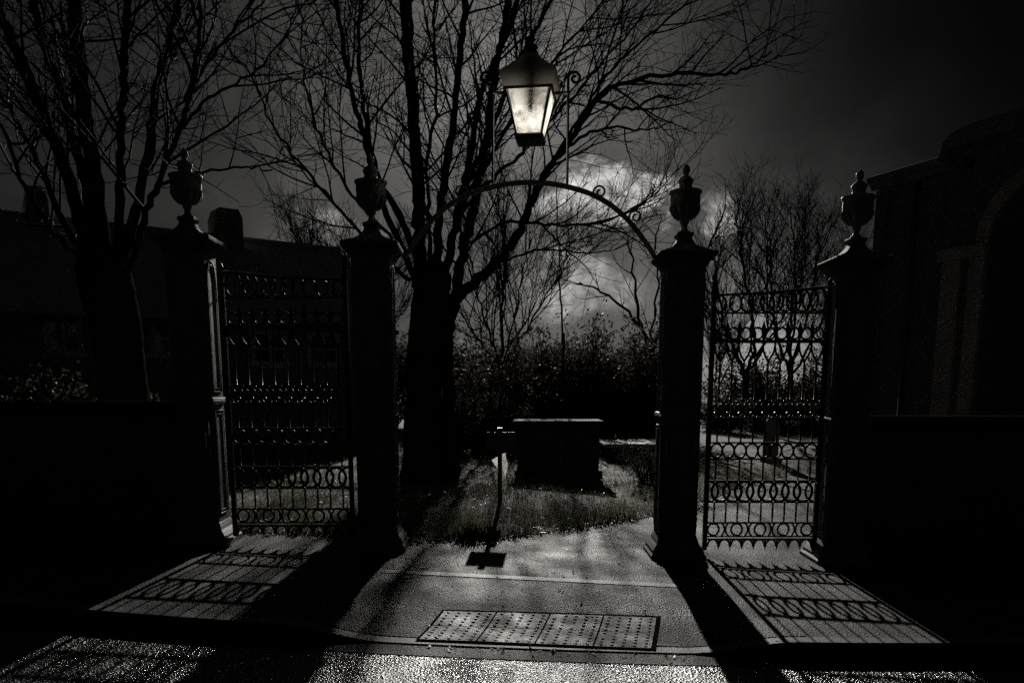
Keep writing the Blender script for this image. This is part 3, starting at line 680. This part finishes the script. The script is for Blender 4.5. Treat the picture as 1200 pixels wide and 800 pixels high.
b = MB()
b.loft([[cp_(tcn + r_ * math.cos(a), n_, zsp + .004 + r_ * math.sin(a)) for r_, n_ in ((ri + .01, pn + .002), (ri + .01, pn + .07), (ri + .12, pn + .09), (ro_, pn + .06), (ro_, pn + .002))] for a in np.linspace(0, math.pi, 28)]); b.build('arch_moulding', M['pale_stone'], cr_, smooth=False)
for ta, tb in ((ct(1110), ct(1131)), (ct(1141), ct(1158))):
    b = MB(); cbox(b, ta, tb, pn + .002, pn + .09, -.3, zsp - .2); bevel(b.build('pilaster', M['pale_stone'], cr_, smooth=False), .01)
b = MB(); b.loft([[cp_(t_, n_, z) for n_, z in ((pn + .002, zsp - .198), (pn + .1, zsp - .198), (pn + .15, zsp - .1), (pn + .17, zsp - .04), (pn + .17, zsp - .004), (pn + .002, zsp - .004))] for t_ in (ct(1106), ct(1160))]); b.build('capital', M['pale_stone'], cr_, smooth=False)
b = MB(); c = cp_(ct(1128), pn + .04, cz(1128, 192)); b.ball(c, .1, 8); b.build('wall_lamp', M['darkpaint'], cr_)

# ------------------------------------------------------------------ trees
def wig(rg, s): return np.array([rg.gauss(0, s), rg.gauss(0, s), rg.gauss(0, s)])
def unit(a): return a / (np.linalg.norm(a) + 1e-9)
def branch(rg, p, d, length, r0, r1, seg, wob, up, droop=0):
    pts = [np.array(p, float)]; d = unit(np.array(d, float)); st = length / seg
    for k in range(seg):
        d = unit(d + wig(rg, wob) + np.array((0, 0, up)))
        pts.append(pts[-1] + d * st)
    return pts, list(np.linspace(r0, r1, seg + 1))
def sample(pts, t_):
    n = len(pts) - 1; x = min(n - 1e-6, t_ * n); i = int(x); f = x - i
    return pts[i] * (1 - f) + pts[i + 1] * f, unit(pts[i + 1] - pts[i])
def side(rg, d, ang, flat=.55):
    # a direction leaving d at an angle; spread mostly in the plane facing the drive
    a = rg.uniform(0, 6.283); ref = unit(np.array((math.cos(a), flat * math.sin(a), .5 * math.sin(a * 1.7))))
    p = unit(ref - d * ref.dot(d)); return unit(d * math.cos(ang) + p * math.sin(ang))
rmin = .0028
def ramify(rg, crown, pts, rad, lv, spec, t0=.2):
    n, (la, lb), (aa, ab), rr, seg, wob, up, sides = spec[lv]
    L_ = sum(np.linalg.norm(pts[i+1] - pts[i]) for i in range(len(pts) - 1))
    cnt = max(1, int(n * L_ + rg.random()))
    for k in range(cnt):
        t_ = t0 + (1 - t0) * (k + rg.random()) / cnt
        p, d = sample(pts, min(t_, .999)); r = np.interp(t_ * (len(rad) - 1), range(len(rad)), rad)
        nd = side(rg, d, R(rg.uniform(aa, ab)))
        ln_ = rg.uniform(la, lb) * (1.15 - .55 * t_)
        r0 = min(r * .75, rr * rg.uniform(.8, 1.2))
        q, rd = branch(rg, p, nd, ln_, r0, max(r0 * .35, rmin), seg, wob, up)
        crown.tube(q, rd, sides, cap=False)
        if lv + 1 < len(spec): ramify(rg, crown, q, rd, lv + 1, spec, .15)
def resample(P, n):
    sm_ = smooth(P, 6); return [np.array(p) for p in sm_]
def limb_tree(name, base, label, Y, trunk, limbs, spec, seed, group=None, twigmat='twig'):
    """trunk and limbs follow lines seen in the picture at the tree's own distance, each swung a little nearer or farther"""
    global rmin
    rmin = .0028 if Y < 20 else .0065
    rg = random.Random(seed); root = empty(name, base, label, 'tree', group); o = np.array(base)
    tb, cb = MB(), MB()
    P = [np.array(at(x, y, Y)) - o for x, y, _ in trunk]; k = Y / 940
    P = resample(P, 6); P = resample(P, 6)[::3] if Y < 20 else P; rr = np.interp(np.linspace(0, 1, len(P)), np.linspace(0, 1, len(trunk)), [w_ / 2 * k for *_, w_ in trunk])
    rr = rr * np.array([1 + .02 * math.sin(i * .37) for i in range(len(rr))])
    tb.tube(P, rr, 22)
    for li in limbs:
        w0, w1 = li[0], li[1]; pts = li[2]; dep = li[3] if len(li) > 3 else rg.uniform(-1.6, 1.6)
        n = len(pts); Q = [np.array(at(x, y, Y + dep * (i / (n - 1)) ** 1.2)) - o for i, (x, y) in enumerate(pts)]
        Q = resample(Q, 6); Q = [q_ + wig(rg, .015) * Y / 13 for q_ in Q]
        rd = (.72 if Y < 20 else .8) * (w1 + (w0 - w1) * np.linspace(1, 0, len(Q)) ** 1.25) / 2 * k * np.array([1 + rg.uniform(-.06, .06) for _ in Q])
        tb.tube(Q, rd, 10 if w0 > 6 else 6)
        ramify(rg, cb, Q, list(rd), 0, spec, li[4] if len(li) > 4 else .3)
    from mathutils import noise as mn
    tb.v = [tuple(Vector(q) + mn.noise_vector(Vector((q[0] * 6, q[1] * 6, q[2] * 1.6 + seed))) * .010 * min(1, Y / 13) + mn.noise_vector(Vector((q[0] * 31, q[1] * 31, q[2] * 11))) * .007 + mn.noise_vector(Vector((q[0] * 17, q[1] * 17, q[2] * 5))) * .008) if Y < 20 else q for q in tb.v]
    tb.build('trunk', M['bark'], root); cb.build('crown', M[twigmat], root)
    return root
specA = [(3.4, (.9, 2.3), (22, 50), .017, 8, .10, .035, 5), (4.8, (.35, 1.05), (25, 60), .0068, 6, .14, .03, 4), (4.8, (.12, .42), (30, 65), .0040, 4, .16, .03, 3)]
bA = gnd(508, 570); YA = bA.y
limb_tree('bare_tree', bA, 'large bare many-limbed tree behind the pier left of the drive', YA,
  [(498, 580, 68), (496, 540, 50), (496, 480, 42), (498, 420, 41), (501, 380, 42), (505, 350, 43), (508, 322, 40), (508, 306, 18)],
  [(24, 17, [(498, 372), (493, 318), (491, 270), (490, 225), (484, 130), (478, 60), (475, 0), (472, -80)], .6, .35),
   (16, 9, [(508, 365), (511, 305), (516, 240), (521, 205), (533, 127), (541, 40), (548, -20), (556, -90)], -.5, .3),
   (15, 6.5, [(516, 365), (525, 305), (536, 250), (547, 200), (557, 140), (568, 98), (587, 57), (607, 0), (625, -60)], 1.0, .3),
   (11, 5, [(518, 355), (529, 285), (552, 205), (570, 165), (592, 110), (618, 50), (650, -10), (672, -60)], -1.2, .3),
   (26, 9, [(531, 585), (529, 540), (527, 480), (524, 430), (526, 385), (536, 330), (548, 270), (562, 205), (572, 150), (580, 90), (590, 40), (600, -40)], .5, .45),
   (12, 6, [(499, 380), (484, 325), (458, 262), (432, 182), (415, 120), (402, 50), (390, -30), (384, -80)], -.8, .35),
   (12, 5, [(497, 330), (472, 262), (441, 200), (428, 130), (420, 60), (424, 0), (430, -60)], 1.1, .35),
   (19, 2.2, [(512, 372), (540, 345), (572, 318), (598, 288), (616, 255), (634, 212), (664, 172), (698, 118), (733, 97), (795, 86), (850, 86), (882, 76), (904, 60)], -1.0, .3),
   (7, 2.5, [(532, 262), (563, 221), (600, 190), (632, 158), (668, 118), (705, 75), (745, 30), (775, -20)], .9, .3),
   (6, 2.5, [(616, 255), (640, 205), (672, 150), (705, 98), (742, 58), (785, 20), (820, -14)], -.4, .15),
   (7, 2.5, [(540, 240), (578, 180), (612, 120), (655, 62), (700, 12), (730, -40)], 1.6, .3),
   (7, 2, [(482, 330), (440, 292), (424, 274), (386, 232), (356, 196), (318, 142), (296, 92), (262, 52)], -1.4, .3),
   (6, 2.0, [(480, 300), (432, 250), (398, 205), (372, 150), (356, 84), (352, 10), (344, -50)], 1.2, .3),
   (6, 2.0, [(536, 290), (590, 262), (640, 262), (700, 262), (742, 244), (772, 226)], -1.6, .3),
   (5, 1.6, [(560, 325), (604, 300), (648, 292), (700, 296), (745, 282)], 1.5, .3),
   (8, 4, [(506, 345), (503, 270), (500, 200), (512, 120), (508, 40), (514, -40)], 1.8, .35),
   (6, 2, [(664, 172), (708, 150), (752, 152), (790, 142)], .8, .2),
   (6, 2, [(698, 118), (740, 128), (772, 112), (790, 118)], -.6, .2)],
  specA, 11)
bB = gnd(165, 598); YB = bB.y
limb_tree('bare_tree', bB, 'bare tree with fanned limbs at the far left behind the wall', YB,
  [(158, 610, 84), (154, 560, 70), (146, 470, 54), (137, 390, 54), (127, 345, 60), (120, 315, 56), (115, 290, 36), (112, 275, 16)],
  [(22, 13, [(120, 350), (104, 295), (84, 222), (64, 165), (40, 108), (15, 50), (-8, -10), (-20, -70)], -.5, .3),
   (20, 12, [(122, 345), (111, 280), (98, 205), (76, 130), (56, 62), (38, 0), (24, -70)], .7, .3),
   (28, 20, [(126, 345), (119, 285), (108, 200), (98, 130), (91, 60), (86, 0), (82, -70)], .2, .3),
   (16, 9, [(130, 350), (138, 290), (141, 220), (142, 150), (146, 80), (150, 0), (152, -60)], -.7, .3),
   (18, 9, [(132, 360), (146, 295), (164, 222), (178, 150), (184, 95), (198, 45), (212, -10), (222, -60)], .6, .3),
   (13, 5, [(136, 375), (151, 315), (168, 262), (186, 216), (210, 150), (226, 96), (233, 40), (236, -40)], -1.0, .3),
   (14, 6, [(126, 370), (108, 318), (76, 262), (44, 190), (20, 140), (-10, 95)], 1.0, .3),
   (9, 4, [(118, 330), (70, 280), (30, 220), (8, 160), (-20, 130)], -1.3, .3),
   (6, 2, [(186, 216), (232, 204), (282, 196), (318, 200)], -.5, .3),
   (6, 2, [(210, 150), (252, 110), (300, 82), (340, 30), (352, -20)], .6, .3),
   (6, 2, [(226, 96), (262, 50), (300, 10), (330, -40)], -.8, .2)],
  specA, 23)
# two tall distant trees and their copies
specB = [(3.2, (1.4, 3.4), (14, 40), .026, 7, .09, .07, 4), (3.8, (.6, 1.7), (18, 42), .014, 5, .12, .06, 3), (2.4, (.3, 1.0), (20, 45), .010, 3, .14, .06, 3)]
def far_tree(name, label, Y, px, pyb, seed, limbs, group, spec=None, tw_=6.5):
    spec = spec or specB
    b0 = at(px, pyb, Y); b0.z = gz(b0.x)
    return limb_tree(name, b0, label, Y, [(px, pyb + 30, tw_ * 1.3), (px, pyb, tw_ * 1.05), (px + .5, pyb - 30, tw_)], limbs, spec, seed, group)
FG = 'bare trees far behind the gates'
f1 = far_tree('distant_bare_tree', 'left of the two forked bare trees framed by the right gate', 34, 874, 462, 5,
  [(6.5, 1.8, [(873, 440), (862, 410), (850, 385), (842, 345), (836, 310), (834, 282)], 2, .25), (6, 1.8, [(875, 440), (884, 405), (880, 360), (872, 320), (866, 280), (862, 255)], -2, .25),
   (5, 1.6, [(876, 438), (892, 410), (900, 370), (898, 320), (900, 276)], 1, .25), (4, 1.4, [(868, 425), (850, 402), (832, 372), (822, 345)], -1, .25), (4, 1.4, [(880, 420), (905, 392), (922, 360), (934, 335)], 2, .3)], FG)
f2 = far_tree('distant_bare_tree', 'right of the two forked bare trees framed by the right gate', 37, 926, 462, 6,
  [(6, 1.8, [(926, 440), (926, 400), (930, 350), (932, 300), (926, 250)], 1, .2), (5, 1.6, [(925, 435), (912, 400), (904, 350), (902, 300), (898, 258)], -2, .25), (5, 1.6, [(927, 430), (940, 390), (952, 340), (960, 296), (958, 262)], 2, .25),
   (4, 1.5, [(928, 440), (950, 400), (972, 360), (990, 320), (1000, 290)], -1, .25), (4, 1.4, [(926, 410), (936, 350), (944, 290), (940, 245)], 2, .25)], FG)
f3 = far_tree('distant_bare_tree', 'slim bare tree standing close behind the right pier of the drive', 28, 762, 462, 8,
  [(5, 1.8, [(762, 440), (764, 390), (770, 340), (768, 290), (775, 250)], 1, .2), (6, 2, [(762, 420), (750, 370), (742, 320), (736, 280)], -1, .2), (6, 2, [(764, 410), (790, 350), (830, 290), (850, 240)], 1.5, .3), (5, 2, [(762, 400), (730, 360), (700, 340), (680, 332)], -1.5, .3)], FG, [(1.4, (.8, 2.2), (18, 45), .018, 6, .12, .05, 4), (2.2, (.4, 1.1), (22, 50), .009, 4, .14, .05, 3)])
f4 = far_tree('distant_bare_tree', 'low bushy bare tree right of the big trunk, above the hedge', 24, 588, 470, 9,
  [(4, 1.6, [(588, 440), (578, 400), (560, 350), (552, 300), (548, 262)], 1, .15), (3.5, 1.4, [(588, 440), (598, 390), (612, 330), (622, 280)], -1, .15), (3.5, 1.4, [(590, 430), (620, 380), (650, 330), (672, 290)], 1, .2), (3.5, 1.4, [(586, 430), (560, 396), (534, 350), (520, 310)], -1, .2), (6, 2, [(588, 420), (588, 360), (594, 300), (590, 250)], 0, .2)], FG)
f5 = far_tree('distant_sapling', 'thin upright sapling rising from the hedge left of the clouds', 22, 660, 420, 10,
  [(3.2, 1.2, [(660, 400), (657, 340), (654, 280), (652, 225), (650, 190)], 0, .3)], None, [(1.2, (.4, 1.1), (30, 60), .012, 5, .12, .03, 3), (2.5, (.2, .5), (30, 60), .007, 4, .14, .03, 3)], 3.2)
def place_far(src, px, Y, s_, rz, label):
    p = at(px, 453, Y); return dup(src, (p.x, p.y, gz(p.x)), rz, (s_, s_, s_), label)
place_far(f2, 368, 40, .95, 1.1, 'bare tree beyond the house roof, between the left piers')
place_far(f1, 425, 36, .92, 2.4, 'bare tree beyond the house, hidden behind the left pier of the drive')
place_far(f1, 840, 46, .75, 4.0, 'smaller bare tree beyond the right gate, at its left edge')
place_far(f2, 985, 46, .8, 3.0, 'smaller bare tree beyond the right gate, beside the chapel')

# ------------------------------------------------------------------ shrubs and hedge
def shrub(name, label, seed, w_, h_, nleaf, leaf, m, group, ragged=.25):
    rg = random.Random(seed); root = empty(name, (0, 0, 0), label, 'shrub', group)
    st, cr = MB(), MB(); cl = []
    for k in range(46):
        a = rg.uniform(0, 6.283); r = math.sqrt(rg.random()); tx, ty = r * w_ * math.cos(a), r * w_ * .6 * math.sin(a)
        top = h_ * (1 - .45 * r * r) * rg.uniform(1 - ragged, 1 + ragged * .6)
        p0 = np.array((tx * .25, ty * .25, 0)); n = 6
        pts = [p0 + (np.array((tx, ty, top)) - p0) * (q_ / n) + wig(rg, .05 * h_ / 3) for q_ in range(n + 1)]
        st.tube(pts, np.linspace(.03, .006, n + 1), 4, cap=False)
        for _ in range(9):
            p, d = sample(pts, rg.uniform(.15, .99)); q_, rd = branch(rg, p, side(rg, d, R(rg.uniform(25, 70)), 1), rg.uniform(.3, .8) * h_ / 3, .009, .004, 4, .2, .03)
            st.tube(q_, rd, 3, cap=False); cl.append(q_[-1]); cl.append(q_[2])
    for k in range(nleaf):
        c = cl[rg.randrange(len(cl))] + wig(rg, .13 * h_ / 3); s_ = leaf * rg.uniform(.6, 1.4)
        n = unit(wig(rg, 1)); e1 = unit(np.cross(n, (rg.random(), rg.random(), .3))); e2 = np.cross(n, e1)
        cr.poly([c - e1 * s_, c - e2 * s_ * .5, c + e1 * s_, c + e2 * s_ * .5])
    st.build('stem', M['twig'], root); cr.build('foliage', M[m], root, smooth=False); return root
HG = 'shrubs of the hedge behind the lawn'
s1 = shrub('hedge_shrub', 'dense evergreen hedge shrub right of the big trunk', 31, 1.9, 3.3, 9500, .06, 'evleaf', HG)
s2 = shrub('hedge_shrub', 'reddish twiggy hedge shrub behind the tall tomb', 32, 1.7, 3.0, 4200, .06, 'leaf', HG, .4)
s3 = shrub('bramble_shrub', 'low leafy bramble left of the tall tomb', 33, 1.3, 1.7, 6500, .032, 'evleaf', HG, .4)
def put(src, px, Y, s_, rz, label, first=False, sx=1.0):
    p = at(px, 453, Y); o = src if first else dup(src)
    o.location = (p.x, p.y, gz(p.x)); o.rotation_euler = (0, 0, rz); o.scale = (s_ * sx, s_ * sx, s_); o['label'] = label
put(s1, 560, 27, 1.0, 0, 'dense evergreen hedge shrub just right of the big trunk', True, 1.2)
put(s2, 612, 26, 1.0, 0, 'reddish twiggy hedge shrub above the sign post', True)
put(s1, 650, 28, 1.02, 1.9, 'evergreen hedge shrub above the left half of the tall tomb', sx=1.1)
put(s2, 690, 26, 1.1, 2.2, 'reddish twiggy hedge shrub above the right end of the tall tomb')
put(s1, 735, 27, .98, 3.6, 'evergreen hedge shrub above the low pale tomb', sx=1.2)
put(s2, 768, 24, 1.05, 4.0, 'reddish twiggy hedge shrub touching the right pier of the drive')
put(s1, 505, 28, 1.0, 5.0, 'evergreen hedge shrub directly behind the big trunk', sx=1.2)
put(s1, 450, 29, .95, 2.7, 'evergreen hedge shrub hidden behind the left pier of the drive', sx=1.2)
for px_, Y_, k_, rz_, lab_ in ((552, 22.5, .72, .7, 'tangled waist high shrub next to the big trunk, before the evergreens'), (604, 23, .78, 1.9, 'tangled shrub straight above the notice post, before the evergreens'),
        (655, 24, .78, 2.9, 'tangled shrub over the middle of the tall tomb'), (702, 26, .95, 4.4, 'tangled shrub over the right corner of the tall tomb'), (748, 26, .92, 5.3, 'tangled shrub over the low pale tomb, by the right pier')):
    put(s2, px_, Y_, k_, rz_, lab_, sx=1.25)
put(s3, 560, 19, 1.0, 0, 'low leafy bramble between the big trunk and the tall tomb', True)
put(s3, 520, 18, .95, 2.0, 'low leafy bramble at the foot of the big trunk')
put(s3, 640, 25, 1.3, 3.5, 'low leafy bramble behind the tall tomb')
put(s3, 700, 25, 1.3, 1.0, 'low leafy bramble behind the gap between two tombs')
put(s3, 745, 25, 1.3, 5.0, 'low leafy bramble behind the low pale tomb')
put(s3, 772, 13, .5, 5.6, 'small leafy bramble against the right pier of the drive')
put(s1, 340, 25, .62, .4, 'evergreen shrub seen through the left gate, right of centre', sx=1.6)
put(s1, 290, 22, .6, 1.4, 'evergreen shrub seen through the left gate beside the far left pier', sx=1.5)
put(s1, 395, 24, .66, 4.4, 'evergreen shrub seen through the left gate by the drive pier', sx=1.5)
put(s1, 850, 33, .47, 2.2, 'low evergreen shrub at the left edge of the right gate', sx=1.8)
put(s1, 905, 35, .47, 3.0, 'low evergreen shrub under the fork of the distant trees', sx=1.9)
put(s1, 960, 33, .47, 4.2, 'low evergreen shrub at the right edge of the right gate', sx=1.8)
for px_, Y_, k_, rz_, lab_ in ((862, 40, 1.05, .4, 'far twiggy thicket below the left forked tree, beyond the right gate'), (905, 42, 1.15, 2.4, 'far twiggy thicket between the two forked trees, beyond the right gate'), (955, 40, 1.1, 4.6, 'far twiggy thicket right of the forked trees, beyond the right gate')):
    put(s2, px_, Y_, k_, rz_, lab_, sx=1.4)
put(s3, 90, 10, .82, 3.0, 'leafy shrub behind the left wall, left of the bare tree', sx=1.3)
put(s3, 20, 10.5, .78, 1.0, 'leafy shrub behind the left wall at the edge of the picture', sx=1.3)

# ------------------------------------------------------------------ render settings
sc.view_settings.view_transform = 'Standard'; sc.view_settings.look = 'None'; sc.view_settings.exposure = 0; sc.view_settings.gamma = 1
sc.render.engine = 'CYCLES'; sc.cycles.max_bounces = 5; sc.cycles.transparent_max_bounces = 12
sc.cycles.use_denoising = False
